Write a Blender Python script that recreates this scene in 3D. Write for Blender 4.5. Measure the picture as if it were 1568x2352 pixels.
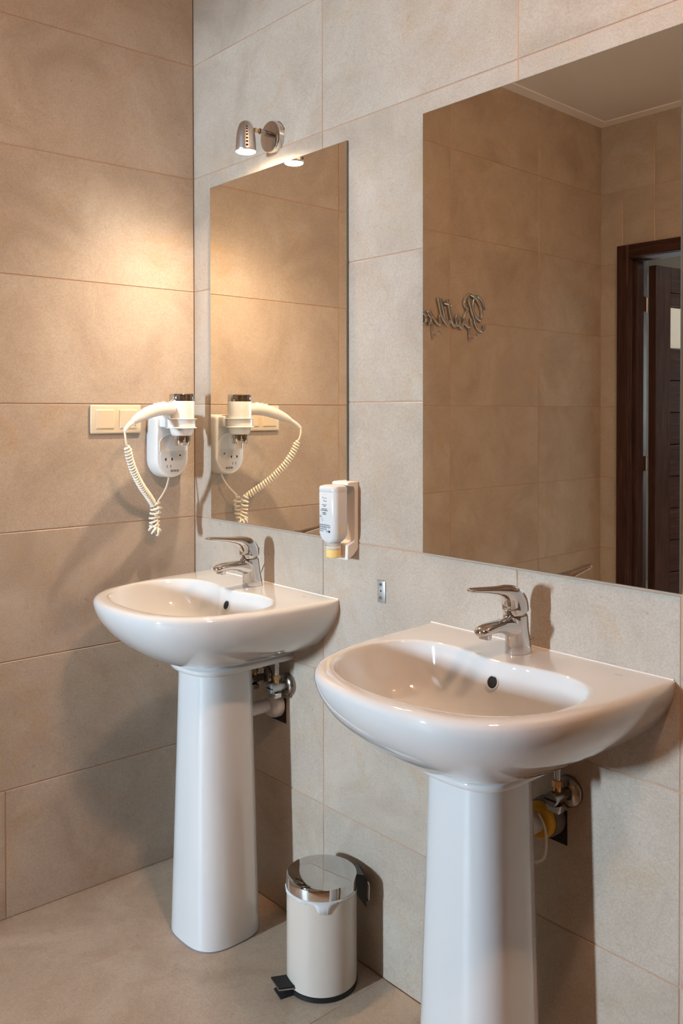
import bpy, bmesh, math, random
from mathutils import Vector, Matrix

random.seed(7)
for o in list(bpy.data.objects):
    bpy.data.objects.remove(o, do_unlink=True)
scene = bpy.context.scene
COL = scene.collection

# ------------------------------------------------------------------ camera
cam_d = bpy.data.cameras.new('camera')
cam_d.sensor_fit = 'VERTICAL'
cam_d.sensor_height = 36.0
cam_d.lens = 30.7855
cam_d.shift_y = -0.08515
cam_d.clip_start = 0.05
cam = bpy.data.objects.new('camera', cam_d)
COL.objects.link(cam)
CF = Vector((-0.7484, 0.6631, -0.0145)).normalized()
CR = Vector((0.6631, 0.7485, -0.0014)).normalized()
CU = CR.cross(CF).normalized()
mw = Matrix((( CR.x, CU.x, -CF.x, 2.2755),
             ( CR.y, CU.y, -CF.y, -1.4225),
             ( CR.z, CU.z, -CF.z, 1.3285),
             (0, 0, 0, 1)))
cam.matrix_world = mw
scene.camera = cam

# ------------------------------------------------------------------ world, exposure
world = bpy.data.worlds.new('world')
scene.world = world
world.use_nodes = True
world.node_tree.nodes['Background'].inputs[0].default_value = (0.60, 0.75, 1.0, 1)
world.node_tree.nodes['Background'].inputs[1].default_value = 0.05
vs = scene.view_settings
vs.view_transform = 'Standard'
vs.look = 'None'
vs.exposure = 0.0
vs.gamma = 1.0
vs.use_curve_mapping = False

# light strengths
WINDOW_STRENGTH = 1680.0     # daylight window of the corridor beyond the door
WINDOW_COL = (0.62, 0.82, 1.0)
SPOT_W = 46.0               # halogen above the far mirror
SPOT_COL = (1.0, 0.77, 0.56)
CEIL_STRENGTH = 1620.0       # three small ceiling bulbs
CEIL_COL = (1.0, 0.60, 0.36)

# ------------------------------------------------------------------ constants of the room
TH = 0.338            # tile row height
TW = 0.600            # tile column width
AL = math.radians(-1.37)   # left wall is not quite square to the back wall
YC = 2.3226           # depth of the room
ZC = 2.700            # ceiling
XR = 3.05             # right wall

# ------------------------------------------------------------------ materials
def new_mat(name):
    m = bpy.data.materials.new(name)
    m.use_nodes = True
    nt = m.node_tree
    b = nt.nodes['Principled BSDF']
    return m, nt, b

def simple(name, col, rough=0.5, metal=0.0, spec=0.5, coat=0.0, trans=0.0, ior=1.45, emit=None, estr=0.0):
    m, nt, b = new_mat(name)
    b.inputs['Base Color'].default_value = (*col, 1)
    b.inputs['Roughness'].default_value = rough
    b.inputs['Metallic'].default_value = metal
    b.inputs['Specular IOR Level'].default_value = spec
    b.inputs['Coat Weight'].default_value = coat
    b.inputs['Transmission Weight'].default_value = trans
    b.inputs['IOR'].default_value = ior
    if emit:
        b.inputs['Emission Color'].default_value = (*emit, 1)
        b.inputs['Emission Strength'].default_value = estr
    return m

def node(nt, t, **kw):
    n = nt.nodes.new(t)
    for k, v in kw.items():
        setattr(n, k, v)
    return n

def noise(nt, vec, scale, detail=4, rough=0.55, dist=0.0):
    n = node(nt, 'ShaderNodeTexNoise')
    n.inputs['Scale'].default_value = scale
    n.inputs['Detail'].default_value = detail
    n.inputs['Roughness'].default_value = rough
    n.inputs['Distortion'].default_value = dist
    nt.links.new(vec, n.inputs['Vector'])
    return n

def ramp(nt, fac, stops):
    r = node(nt, 'ShaderNodeValToRGB')
    els = r.color_ramp.elements
    els[0].position, els[0].color = stops[0][0], (*stops[0][1], 1)
    els[1].position, els[1].color = stops[-1][0], (*stops[-1][1], 1)
    for p, c in stops[1:-1]:
        e = els.new(p)
        e.color = (*c, 1)
    nt.links.new(fac, r.inputs[0])
    return r

def mix(nt, fac, a, b, blend='MIX'):
    n = node(nt, 'ShaderNodeMix', data_type='RGBA', blend_type=blend)
    for v, i in ((fac, 0), (a, 6), (b, 7)):
        if hasattr(v, 'is_linked'):
            nt.links.new(v, n.inputs[i])
        else:
            n.inputs[i].default_value = v if i == 0 else (*v, 1)
    return n.outputs[2]

def tile_material(name, lo, mid, hi, stain, rough=0.36, stretch=(1, 1, 1)):
    m, nt, b = new_mat(name)
    tc = node(nt, 'ShaderNodeTexCoord')
    oi = node(nt, 'ShaderNodeObjectInfo')
    mul = node(nt, 'ShaderNodeMath', operation='MULTIPLY')
    nt.links.new(oi.outputs['Random'], mul.inputs[0])
    mul.inputs[1].default_value = 57.0
    comb = node(nt, 'ShaderNodeCombineXYZ')
    for i in range(3):
        nt.links.new(mul.outputs[0], comb.inputs[i])
    mp = node(nt, 'ShaderNodeMapping')
    mp.inputs['Scale'].default_value = stretch
    nt.links.new(tc.outputs['Object'], mp.inputs['Vector'])
    add = node(nt, 'ShaderNodeVectorMath', operation='ADD')
    nt.links.new(mp.outputs[0], add.inputs[0])
    nt.links.new(comb.outputs[0], add.inputs[1])
    v = add.outputs[0]
    n1 = noise(nt, v, 4.2, 9, 0.62, 0.7)
    base = ramp(nt, n1.outputs[0], [(0.30, lo), (0.50, mid), (0.72, hi)])
    n2 = noise(nt, v, 6.5, 6, 0.6, 1.6)
    f2 = ramp(nt, n2.outputs[0], [(0.55, (0, 0, 0)), (0.74, (0.55, 0.55, 0.55))])
    c1 = mix(nt, f2.outputs[0], base.outputs[0], stain)
    n5 = noise(nt, v, 9.0, 3, 0.5, 2.6)                     # thin veins
    f5 = ramp(nt, n5.outputs[0], [(0.485, (0, 0, 0)), (0.50, (0.22, 0.22, 0.22)), (0.515, (0, 0, 0))])
    c1 = mix(nt, f5.outputs[0], c1, tuple(x * 0.72 for x in stain))
    n3 = noise(nt, v, 75.0, 3, 0.6)
    f3 = ramp(nt, n3.outputs[0], [(0.66, (0, 0, 0)), (0.78, (0.45, 0.45, 0.45))])
    c2 = mix(nt, f3.outputs[0], c1, tuple(x * 0.55 for x in lo))
    n6 = noise(nt, v, 260.0, 2, 0.6)
    f6 = ramp(nt, n6.outputs[0], [(0.35, (0.90, 0.90, 0.90)), (0.65, (1.06, 1.06, 1.06))])
    c3 = mix(nt, 1.0, c2, f6.outputs[0], 'MULTIPLY')
    nt.links.new(c3, b.inputs['Base Color'])
    rr = ramp(nt, n1.outputs[0], [(0.3, (rough + 0.08,) * 3), (0.7, (rough - 0.05,) * 3)])
    nt.links.new(rr.outputs[0], b.inputs['Roughness'])
    n4 = noise(nt, v, 170.0, 4, 0.6)
    bmp = node(nt, 'ShaderNodeBump')
    bmp.inputs['Strength'].default_value = 0.09
    bmp.inputs['Distance'].default_value = 0.002
    nt.links.new(n4.outputs[0], bmp.inputs['Height'])
    nt.links.new(bmp.outputs[0], b.inputs['Normal'])
    return m

M = {}
M['tile'] = tile_material('beige_wall_tile', (0.330, 0.262, 0.206), (0.395, 0.325, 0.260), (0.445, 0.383, 0.318), (0.395, 0.280, 0.170))
M['floor'] = tile_material('beige_floor_tile', (0.35, 0.255, 0.180), (0.42, 0.315, 0.230), (0.48, 0.375, 0.280), (0.36, 0.245, 0.155), rough=0.42)
M['grout'] = simple('tan_grout', (0.44, 0.28, 0.19), 0.85)
M['plaster'] = simple('white_ceiling_paint', (0.72, 0.68, 0.64), 0.9)
M['white_wall'] = simple('white_corridor_paint', (0.74, 0.75, 0.74), 0.9)
M['corr_wall'] = simple('beige_corridor_paint', (0.34, 0.31, 0.28), 0.9)
M['ceramic'] = simple('white_glazed_ceramic', (0.555, 0.55, 0.54), 0.05, coat=0.8, spec=0.6)
M['ceramic'].node_tree.nodes['Principled BSDF'].inputs['Coat Roughness'].default_value = 0.03
M['silicone'] = simple('white_silicone', (0.58, 0.55, 0.52), 0.6)
M['chrome'] = simple('polished_chrome', (0.64, 0.64, 0.655), 0.045, metal=1.0)
M['satin'] = simple('satin_steel', (0.58, 0.545, 0.52), 0.33, metal=1.0)
M['sign_metal'] = simple('polished_sign_metal', (0.74, 0.74, 0.73), 0.08, metal=1.0)
M['dullmetal'] = simple('dull_zinc', (0.52, 0.54, 0.54), 0.42, metal=0.9)
M['oldchrome'] = simple('tarnished_chrome', (0.33, 0.30, 0.27), 0.20, metal=1.0)
M['brass'] = simple('worn_brass', (0.60, 0.40, 0.20), 0.3, metal=1.0)
M['black'] = simple('black_plastic', (0.012, 0.012, 0.013), 0.35)
M['rubber'] = simple('black_rubber', (0.015, 0.015, 0.016), 0.7)
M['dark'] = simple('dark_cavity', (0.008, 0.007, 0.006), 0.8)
M['ink'] = simple('dark_print', (0.05, 0.05, 0.055), 0.6)
M['greyink'] = simple('grey_print', (0.25, 0.25, 0.26), 0.6)
M['white_plastic'] = simple('white_gloss_plastic', (0.64, 0.625, 0.60), 0.16, coat=0.4)
M['cord_plastic'] = simple('ivory_cord_plastic', (0.70, 0.64, 0.53), 0.38)
M['cream'] = simple('cream_switch_plastic', (0.62, 0.53, 0.39), 0.30)
M['bottle'] = simple('white_bottle_plastic', (0.55, 0.545, 0.535), 0.22)
M['holder'] = simple('white_holder_plastic', (0.66, 0.61, 0.56), 0.30)
M['clear_cap'] = simple('clear_cap_plastic', (0.80, 0.74, 0.62), 0.10, trans=0.45, ior=1.3)
M['soap'] = simple('yellow_liquid_soap', (0.76, 0.53, 0.20), 0.12, trans=0.0, ior=1.33, coat=0.4)
M['bin_body'] = simple('cream_enamel', (0.53, 0.455, 0.385), 0.24, coat=0.25)
M['lidsteel'] = simple('mirror_polished_steel', (0.62, 0.62, 0.62), 0.055, metal=1.0)
M['bag'] = simple('white_bin_bag', (0.80, 0.78, 0.76), 0.4, trans=0.35, ior=1.2)
M['pvc'] = simple('white_pvc', (0.55, 0.50, 0.46), 0.45)
M['greypvc'] = simple('grey_pvc', (0.16, 0.15, 0.16), 0.55)
M['yellow'] = simple('yellow_pvc', (0.62, 0.34, 0.02), 0.4)
M['frosted'] = simple('frosted_glass', (0.82, 0.88, 0.86), 0.55)
M['glass_edge'] = simple('mirror_glass_edge', (0.10, 0.12, 0.11), 0.25)
M['mirror'] = simple('silvered_mirror', (0.92, 0.855, 0.74), 0.004, metal=1.0)
M['bulb'] = simple('lit_halogen_face', (1, 0.9, 0.75), 0.3, emit=(1.0, 0.80, 0.56), estr=270.0)
M['ceil_bulb'] = simple('lit_ceiling_bulb', (1, 0.9, 0.75), 0.3, emit=CEIL_COL, estr=CEIL_STRENGTH)
M['sky_pane'] = simple('daylight_pane', (1, 1, 1), 0.3, emit=WINDOW_COL, estr=WINDOW_STRENGTH)
M['window_frame'] = simple('white_window_frame', (0.75, 0.75, 0.74), 0.4)

def wood_material():
    m, nt, b = new_mat('dark_brown_wood')
    tc = node(nt, 'ShaderNodeTexCoord')
    mp = node(nt, 'ShaderNodeMapping')
    mp.inputs['Scale'].default_value = (14, 14, 0.9)
    nt.links.new(tc.outputs['Object'], mp.inputs['Vector'])
    n = noise(nt, mp.outputs[0], 5.0, 8, 0.65, 0.6)
    r = ramp(nt, n.outputs[0], [(0.3, (0.016, 0.007, 0.005)), (0.55, (0.045, 0.019, 0.014)), (0.75, (0.085, 0.040, 0.030))])
    nt.links.new(r.outputs[0], b.inputs['Base Color'])
    b.inputs['Roughness'].default_value = 0.62
    b.inputs['Specular IOR Level'].default_value = 0.18
    return m
M['wood'] = wood_material()
def woodh_material():
    m = M['wood'].copy()
    m.name = 'dark_brown_wood_crosswise'
    for n in m.node_tree.nodes:
        if n.type == 'MAPPING':
            n.inputs['Scale'].default_value = (0.9, 0.9, 14)
    return m
M['woodh'] = woodh_material()

# ------------------------------------------------------------------ mesh helpers
def mk(name, verts, faces, mat, parent=None, smooth=None, mats=None, fmat=None):
    me = bpy.data.meshes.new(name)
    me.from_pydata([tuple(v) for v in verts], [], faces)
    for mm in (mats or [mat]):
        me.materials.append(M[mm])
    if fmat:
        for i, k in enumerate(fmat):
            me.polygons[i].material_index = k
    bm = bmesh.new()
    bm.from_mesh(me)
    bmesh.ops.recalc_face_normals(bm, faces=bm.faces)
    bm.to_mesh(me)
    bm.free()
    if smooth is not None:
        me.polygons.foreach_set('use_smooth', [True] * len(me.polygons))
        if smooth < 179:
            me.set_sharp_from_angle(angle=math.radians(smooth))
    me.update()
    o = bpy.data.objects.new(name, me)
    COL.objects.link(o)
    if parent:
        o.parent = parent
    return o

class MB:
    """collects verts and faces of ONE part"""
    def __init__(s):
        s.v, s.f = [], []
    def add(s, v, f):
        n = len(s.v)
        s.v += [Vector(p) for p in v]
        s.f += [tuple(i + n for i in q) for q in f]
        return s
    def loft(s, rings, cap0=True, cap1=True):
        n = len(rings[0])
        v = [p for r in rings for p in r]
        f = []
        for i in range(len(rings) - 1):
            for j in range(n):
                k = (j + 1) % n
                f.append((i * n + j, i * n + k, (i + 1) * n + k, (i + 1) * n + j))
        if cap0:
            f.append(tuple(range(n)))
        if cap1:
            f.append(tuple((len(rings) - 1) * n + j for j in range(n)))
        return s.add(v, f)
    def lathe(s, prof, org=(0, 0, 0), axis=(0, 0, 1), segs=40, cap0=True, cap1=True):
        """prof: list of (radius, height along axis)"""
        a = Vector(axis).normalized()
        u = a.orthogonal().normalized()
        w = a.cross(u)
        o = Vector(org)
        rings = []
        for r, h in prof:
            rings.append([o + a * h + (u * math.cos(2 * math.pi * j / segs) + w * math.sin(2 * math.pi * j / segs)) * max(r, 1e-5) for j in range(segs)])
        return s.loft(rings, cap0, cap1)
    def tube(s, pts, rad, segs=10, cap=True, flat=None):
        pts = [Vector(p) for p in pts]
        n = len(pts)
        rads = rad if isinstance(rad, (list, tuple)) else [rad] * n
        t0 = (pts[1] - pts[0]).normalized()
        u = t0.orthogonal().normalized()
        rings = []
        for i in range(n):
            t = (pts[min(i + 1, n - 1)] - pts[max(i - 1, 0)])
            t = t.normalized() if t.length > 1e-9 else t0
            u = (u - t * u.dot(t))
            u = u.normalized() if u.length > 1e-9 else t.orthogonal().normalized()
            w = t.cross(u)
            rings.append([pts[i] + (u * math.cos(2 * math.pi * j / segs) + w * math.sin(2 * math.pi * j / segs)) * rads[i] for j in range(segs)])
        return s.loft(rings, cap, cap)
    def box(s, x0, x1, y0, y1, z0, z1, b=0.0, seg=2):
        if b <= 0:
            v = [(x, y, z) for x in (x0, x1) for y in (y0, y1) for z in (z0, z1)]
            f = [(0, 1, 3, 2), (4, 6, 7, 5), (0, 4, 5, 1), (2, 3, 7, 6), (0, 2, 6, 4), (1, 5, 7, 3)]
            return s.add(v, f)
        bm = bmesh.new()
        bmesh.ops.create_cube(bm, size=1.0)
        for p in bm.verts:
            p.co = Vector((x0 + (p.co.x + .5) * (x1 - x0), y0 + (p.co.y + .5) * (y1 - y0), z0 + (p.co.z + .5) * (z1 - z0)))
        bmesh.ops.bevel(bm, geom=list(bm.edges), offset=b, segments=seg, affect='EDGES', profile=0.5)
        bm.verts.index_update()
        v = [p.co.copy() for p in bm.verts]
        f = [tuple(q.index for q in fc.verts) for fc in bm.faces]
        bm.free()
        return s.add(v, f)
    def prism(s, poly, a, b, plane='yz'):
        """extrude a 2D polygon between a and b along the missing axis"""
        def P(p, t):
            return {'yz': (t, p[0], p[1]), 'xz': (p[0], t, p[1]), 'xy': (p[0], p[1], t)}[plane]
        return s.loft([[Vector(P(p, a)) for p in poly], [Vector(P(p, b)) for p in poly]])
    def xf(s, m):
        s.v = [m @ p for p in s.v]
        return s
    def build(s, name, mat, parent=None, smooth=35):
        return mk(name, s.v, s.f, mat, parent, smooth)

def tag(o, label=None, cat=None, group=None, kind=None):
    if label: o['label'] = label
    if cat: o['category'] = cat
    if group: o['group'] = group
    if kind: o['kind'] = kind
    return o

def empty(name, loc=(0, 0, 0), rz=0.0):
    o = bpy.data.objects.new(name, None)
    o.empty_display_size = 0.05
    o.location = loc
    o.rotation_euler = (0, 0, rz)
    COL.objects.link(o)
    return o

def spline(pts, n=12, closed=False):
    """Catmull-Rom through 2D/3D points"""
    P = [Vector(p) for p in pts]
    out = []
    m = len(P)
    rng = range(m if closed else m - 1)
    for i in rng:
        if closed:
            a, b, c, d = P[(i - 1) % m], P[i], P[(i + 1) % m], P[(i + 2) % m]
        else:
            a, b, c, d = P[max(i - 1, 0)], P[i], P[i + 1], P[min(i + 2, m - 1)]
        for k in range(n):
            t = k / n
            out.append(0.5 * ((2 * b) + (c - a) * t + (2 * a - 5 * b + 4 * c - d) * t * t + (3 * b - a - 3 * c + d) * t ** 3))
    if not closed:
        out.append(P[-1])
    return out

def resample(pts, n):
    """n points evenly spaced by length, ends kept"""
    L = [0.0]
    for a, b in zip(pts, pts[1:]):
        L.append(L[-1] + (b - a).length)
    out = []
    j = 0
    for i in range(n):
        d = L[-1] * i / (n - 1)
        while j < len(L) - 2 and L[j + 1] < d:
            j += 1
        seg = L[j + 1] - L[j]
        t = 0 if seg < 1e-12 else (d - L[j]) / seg
        out.append(pts[j].lerp(pts[j + 1], min(max(t, 0), 1)))
    return out

# ------------------------------------------------------------------ tiled surfaces
_tile_cache = {}
def tile_mesh(w, h, mat, gap, depth=0.008, ch=0.0011):
    key = (round(w, 4), round(h, 4), mat, gap)
    if key in _tile_cache:
        return _tile_cache[key]
    a, b = w / 2 - gap / 2, h / 2 - gap / 2
    def ring(d, e):
        return [(-a + e, d, -b + e), (a - e, d, -b + e), (a - e, d, b - e), (-a + e, d, b - e)]
    # local frame: x along the wall, z up, face at y = 0 looking to -y
    v = ring(depth, 0) + ring(ch * 0.8, 0) + ring(0, ch)
    f = []
    for i in range(2):
        for j in range(4):
            k = (j + 1) % 4
            f.append((i * 4 + j, i * 4 + k, i * 4 + 4 + k, i * 4 + 4 + j))
    f.append((8, 9, 10, 11))
    me = bpy.data.meshes.new('tile')
    me.from_pydata(v, [], f)
    me.materials.append(M[mat])
    bm = bmesh.new()
    bm.from_mesh(me)
    bmesh.ops.recalc_face_normals(bm, faces=bm.faces)
    # outside is -y
    for fc in bm.faces:
        if len(fc.verts) == 4 and abs(fc.normal.y) > 0.99 and fc.normal.y > 0:
            bmesh.ops.reverse_faces(bm, faces=bm.faces)
            break
    bm.to_mesh(me)
    bm.free()
    _tile_cache[key] = me
    return me

def put_tile(parent, x, z, w, h, mat='tile', gap=0.003, name='tile', lift=0.0):
    o = bpy.data.objects.new(name, tile_mesh(w, h, mat, gap))
    COL.objects.link(o)
    o.parent = parent
    o.location = (x + w / 2, -lift, z + h / 2)
    return o

def rects_minus(x0, x1, z0, z1, hole):
    if hole is None:
        return [(x0, x1, z0, z1)]
    hx0, hx1, hz0, hz1 = hole
    if x1 <= hx0 or x0 >= hx1 or z1 <= hz0 or z0 >= hz1:
        return [(x0, x1, z0, z1)]
    out = []
    if x0 < hx0: out.append((x0, hx0, z0, z1))
    if x1 > hx1: out.append((hx1, x1, z0, z1))
    a, b = max(x0, hx0), min(x1, hx1)
    if z1 > hz1: out.append((a, b, hz1, z1))
    if z0 < hz0: out.append((a, b, z0, hz0))
    return [r for r in out if r[1] - r[0] > 0.012 and r[3] - r[2] > 0.012]

def tiled_wall(name, length, cols, loc, rz, hole=None, low_cols=None, pads=(0, 0), top=ZC):
    """wall in a local frame: x along the wall 0..length, face looks to -y, z up"""
    mb = MB()
    g, back = 0.0016, 0.12
    x0, x1 = -pads[0], length + pads[1]
    if hole is None:
        mb.box(x0, x1, g, back, 0, top)
    else:
        mb.box(x0, hole[0], g, back, 0, top)
        mb.box(hole[1], x1, g, back, 0, top)
        mb.box(hole[0], hole[1], g, back, hole[3], top)
    w = mb.build(name, 'grout', None, None)
    w.location = loc
    w.rotation_euler = (0, 0, rz)
    tag(w, kind='structure')
    for r in range(8):
        cc = low_cols if (low_cols and r == 0) else cols
        zz1 = min((r + 1) * TH, top)
        for a, b in zip(cc, cc[1:]):
            for q in rects_minus(a, b, r * TH, zz1, hole):
                put_tile(w, q[0], q[2], q[1] - q[0], q[3] - q[2], lift=random.uniform(0, 0.0005))
    return w

# back wall (with the mirrors): local x = world x
wall_back = tiled_wall('wall_back', XR, [0, TW, 2 * TW, 1.544, 2.144, 2.744, XR], (0, 0, 0), 0, pads=(0.1, 0.1))
# left wall: local x runs from the room's far depth to the corner
WL = YC / math.cos(AL) + 0.0
lw = [WL - WL, WL - 0.6071 - 2 * TW, WL - 0.6071 - TW, WL - 0.6071, WL]
lw_low = [0, WL - 0.572 - 2 * TW, WL - 0.572 - TW, WL - 0.572, WL]
# local +x must point to world (-sin AL, cos AL); local -y (the face) must point to +x
wl_org = Vector((math.sin(AL) * WL, -math.cos(AL) * WL, 0))
wall_left = tiled_wall('wall_left', WL, lw, wl_org, math.pi / 2 + AL, low_cols=lw_low, pads=(0.1, 0.0))
# front wall with the door: face looks to +y; local x = XR - world x
DX0, DX1, DZ = 0.062, 1.185, 2.088          # hole of the door in world x
xl = -0.075
def fx(x): return XR - x
wall_front = tiled_wall('wall_front', XR - xl, [0, fx(2.6225), fx(2.0225), fx(1.4225), fx(0.8225), fx(0.2225), fx(xl)],
                        (XR, -YC, 0), math.pi, hole=(fx(DX1), fx(DX0), 0, DZ), pads=(0.1, 0.1))
wall_right = tiled_wall('wall_right', YC, [0, 0.6, 1.2, 1.8, YC], (XR, 0, 0), -math.pi / 2)

# ceiling with a small plaster cove
mb = MB().box(-0.25, XR + 0.2, -YC - 0.14, 0.14, ZC, ZC + 0.1)
ceiling = tag(mb.build('ceiling', 'plaster', None, None), kind='structure')
def cove(name, L, loc, rz):
    mb = MB()
    mb.prism([(0.0, ZC - 0.012), (0.0, ZC + 0.001), (-0.045, ZC + 0.001), (-0.042, ZC - 0.004)], 0, L, 'yz')
    o = mb.build(name, 'plaster', None, 30)
    o.location = loc
    o.rotation_euler = (0, 0, rz)
    return tag(o, kind='structure')
cove('trim_1', WL, wl_org, math.pi / 2 + AL)
cove('trim_2', XR - xl, (XR, -YC, 0), math.pi)
cove('trim_3', XR, (0, 0, 0), 0)

# floor: slab + large tiles (joints run along y)
mb = MB().box(-0.2, XR + 0.1, -YC - 0.13, 0.12, -0.12, -0.0012)
floor = tag(mb.build('floor', 'grout', None, None), kind='structure')
fxs = [-0.08, 0.31, 0.82, 1.33, 1.84, 2.35, 2.86, XR]
fys = [-YC, -1.98, -0.96, 0.0]
ftc = {}
for a, b in zip(fxs, fxs[1:]):
    for c, d in zip(fys, fys[1:]):
        o = bpy.data.objects.new('tile', tile_mesh(b - a, d - c, 'floor', 0.0016))
        COL.objects.link(o)
        o.parent = floor
        o.location = ((a + b) / 2, (c + d) / 2, 0)
        o.rotation_euler = (-math.pi / 2, 0, 0)

# ------------------------------------------------------------------ corridor beyond the door, with its daylight window
CY1 = -YC - 0.12
CY0 = -4.95
mb = MB().box(-1.3, 2.3, CY0, CY1 - 0.001, -0.1, -0.002)
tag(mb.build('floor_corridor', 'floor', None, None), kind='structure')
mb = MB().box(-1.3, 2.3, CY0 - 0.1, CY1 - 0.001, 2.62, 2.70)
tag(mb.build('ceiling_corridor', 'white_wall', None, None), kind='structure')
mb = MB().box(-1.4, -1.3, CY0 - 0.1, CY1 - 0.001, -0.1, 2.7)
tag(mb.build('wall_corridor_left', 'corr_wall', None, None), kind='structure')
mb = MB().box(2.3, 2.4, CY0 - 0.1, CY1 - 0.001, -0.1, 2.7)
tag(mb.build('wall_corridor_right', 'corr_wall', None, None), kind='structure')
WX, WZ, WW, WH = 0.45, 1.46, 0.16, 0.50
mb = MB()
mb.box(-1.4, WX - WW / 2, CY0 - 0.1, CY0, -0.1, 2.7)
mb.box(WX + WW / 2, 2.4, CY0 - 0.1, CY0, -0.1, 2.7)
mb.box(WX - WW / 2, WX + WW / 2, CY0 - 0.1, CY0, -0.1, WZ - WH / 2)
mb.box(WX - WW / 2, WX + WW / 2, CY0 - 0.1, CY0, WZ + WH / 2, 2.7)
tag(mb.build('wall_corridor_end', 'corr_wall', None, None), kind='structure')
win = empty('window_1', (WX, CY0, WZ - WH / 2))
tag(win, kind='structure')
MB().box(-WW / 2, WW / 2, -0.06, -0.05, 0, WH).build('pane', 'sky_pane', win, None)
mb = MB()
t = 0.012
mb.box(-WW / 2 - 0.03, -WW / 2 + t, -0.045, 0.012, -0.03, WH + 0.03)
mb.box(WW / 2 - t, WW / 2 + 0.03, -0.045, 0.012, -0.03, WH + 0.03)
mb.box(-WW / 2 + t, WW / 2 - t, -0.045, 0.012, -0.03, t)
mb.box(-WW / 2 + t, WW / 2 - t, -0.045, 0.012, WH - t, WH + 0.03)
mb.build('window_frame', 'window_frame', win, None)

# ------------------------------------------------------------------ door: frame and leaf standing open into the corridor
door = empty('door_1', (0, -YC, 0))
tag(door, kind='structure')
def dpart(name, mat, *boxes, b=0.002):
    mb = MB()
    for q in boxes:
        mb.box(*q, b=b, seg=1)
    return mb.build(name, mat, door, 30)
ox0, ox1, oz = 0.040, 1.205, 2.107
cw = 0.0595
dpart('casing', 'wood', (ox0, ox0 + cw, 0.0005, 0.018, 0, oz))
dpart('casing', 'wood', (ox1 - cw, ox1, 0.0005, 0.018, 0, oz))
dpart('casing', 'woodh', (ox0 + cw, ox1 - cw, 0.0005, 0.018, oz - cw, oz))
jx0, jx1, jz = ox0 + cw, ox1 - cw, oz - cw
dpart('jamb', 'wood', (DX0 + 0.002, jx0 + 0.002, -0.119, 0.0, 0.0, jz + 0.03))
dpart('jamb', 'wood', (jx1 - 0.002, DX1 - 0.002, -0.119, 0.0, 0.0, jz + 0.03))
dpart('jamb', 'woodh', (jx0 + 0.002, jx1 - 0.002, -0.119, 0.0, jz - 0.002, jz + 0.035))
dpart('door_stop', 'wood', (jx0 + 0.002, jx0 + 0.0185, -0.1185, -0.028, 0.0, jz - 0.003))
dpart('door_stop', 'wood', (jx1 - 0.0185, jx1 - 0.002, -0.1185, -0.028, 0.0, jz - 0.003))
# leaf, hinged on the jamb near the corner, turned out by 83 degrees
leaf = empty('leaf', (jx0 + 0.0625, -0.1215, 0))
leaf.parent = door
leaf.rotation_euler = (0, 0, math.radians(-83))
LW, LT = 0.90, 0.040
def lpart(name, mat, x0, x1, z0, z1, y0=-LT, y1=0.0, b=0.0015):
    return MB().box(x0, x1, y0, y1, z0, z1, b=b, seg=1).build(name, mat, leaf, 30)
lz = 2.02
lpart('stile', 'wood', 0.0, 0.115, 0.01, lz)
lpart('stile', 'wood', LW - 0.115, LW, 0.01, lz)
lpart('rail', 'woodh', 0.1155, LW - 0.1155, lz - 0.118, lz)
lpart('rail', 'woodh', 0.1155, LW - 0.1155, 0.01, 0.16)
lpart('core', 'wood', 0.116, LW - 0.116, lz - 0.188, lz - 0.119, -0.026, -0.014)
lpart('core', 'wood', 0.116, LW - 0.116, 0.161, lz - 0.388, -0.026, -0.014)
z = lz - 0.121
sched = [('p', 0.066), ('g', 0.195)] + [('p', 0.150)] * 9
for kind, h in sched:
    h = min(h, z - 0.165)
    if h < 0.02: break
    if kind == 'g':
        lpart('pane', 'frosted', 0.117, LW - 0.117, z - h, z, -0.028, -0.012)
    else:
        lpart('panel', 'woodh', 0.117, LW - 0.117, z - h, z, -0.036, -0.004, b=0.003)
    z -= h + 0.004
mb = MB().lathe([(0.024, 0), (0.024, 0.006), (0.009, 0.007), (0.009, 0.045)], (LW - 0.06, 0, 1.02), (0, 1, 0), 20)
mb.tube([(LW - 0.06, 0.04, 1.02), (LW - 0.17, 0.045, 1.02)], 0.009, 10)
mb.build('door_handle', 'satin', leaf)
for hz in (0.25, 1.05, 1.80):
    mb = MB().lathe([(0.007, 0), (0.007, 0.07)], (-0.006, -0.046, hz), (0, 0, 1), 12)
    mb.build('hinge', 'dullmetal', leaf)

# ------------------------------------------------------------------ mirrors
def mirror(name, x0, label):
    w, z0, z1 = 0.598, 1.0176, 1.9840
    root = empty(name, (x0 + w / 2, -0.002, z0))
    tag(root, label, 'mirror', 'frameless wall mirrors')
    b = 0.0012
    h = z1 - z0
    def ring(y, e):
        return [(-w / 2 + e, y, e), (w / 2 - e, y, e), (w / 2 - e, y, h - e), (-w / 2 + e, y, h - e)]
    v = ring(0, 0) + ring(-0.0035, 0) + ring(-0.0048, b)
    f = [(i * 4 + j, i * 4 + (j + 1) % 4, i * 4 + 4 + (j + 1) % 4, i * 4 + 4 + j) for i in range(2) for j in range(4)]
    f.append((0, 1, 2, 3))
    mk('glass_edge', v, f, 'glass_edge', root)
    mk('mirror_glass', ring(-0.0048, b), [(0, 1, 2, 3)], 'mirror', root)
    return root
mirror('wall_mirror', 0.0990, 'frameless rectangular mirror in the corner, under the wall spotlight')
mirror('wall_mirror', 0.9470, 'frameless rectangular mirror at the right, reflecting the dark door')

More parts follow.
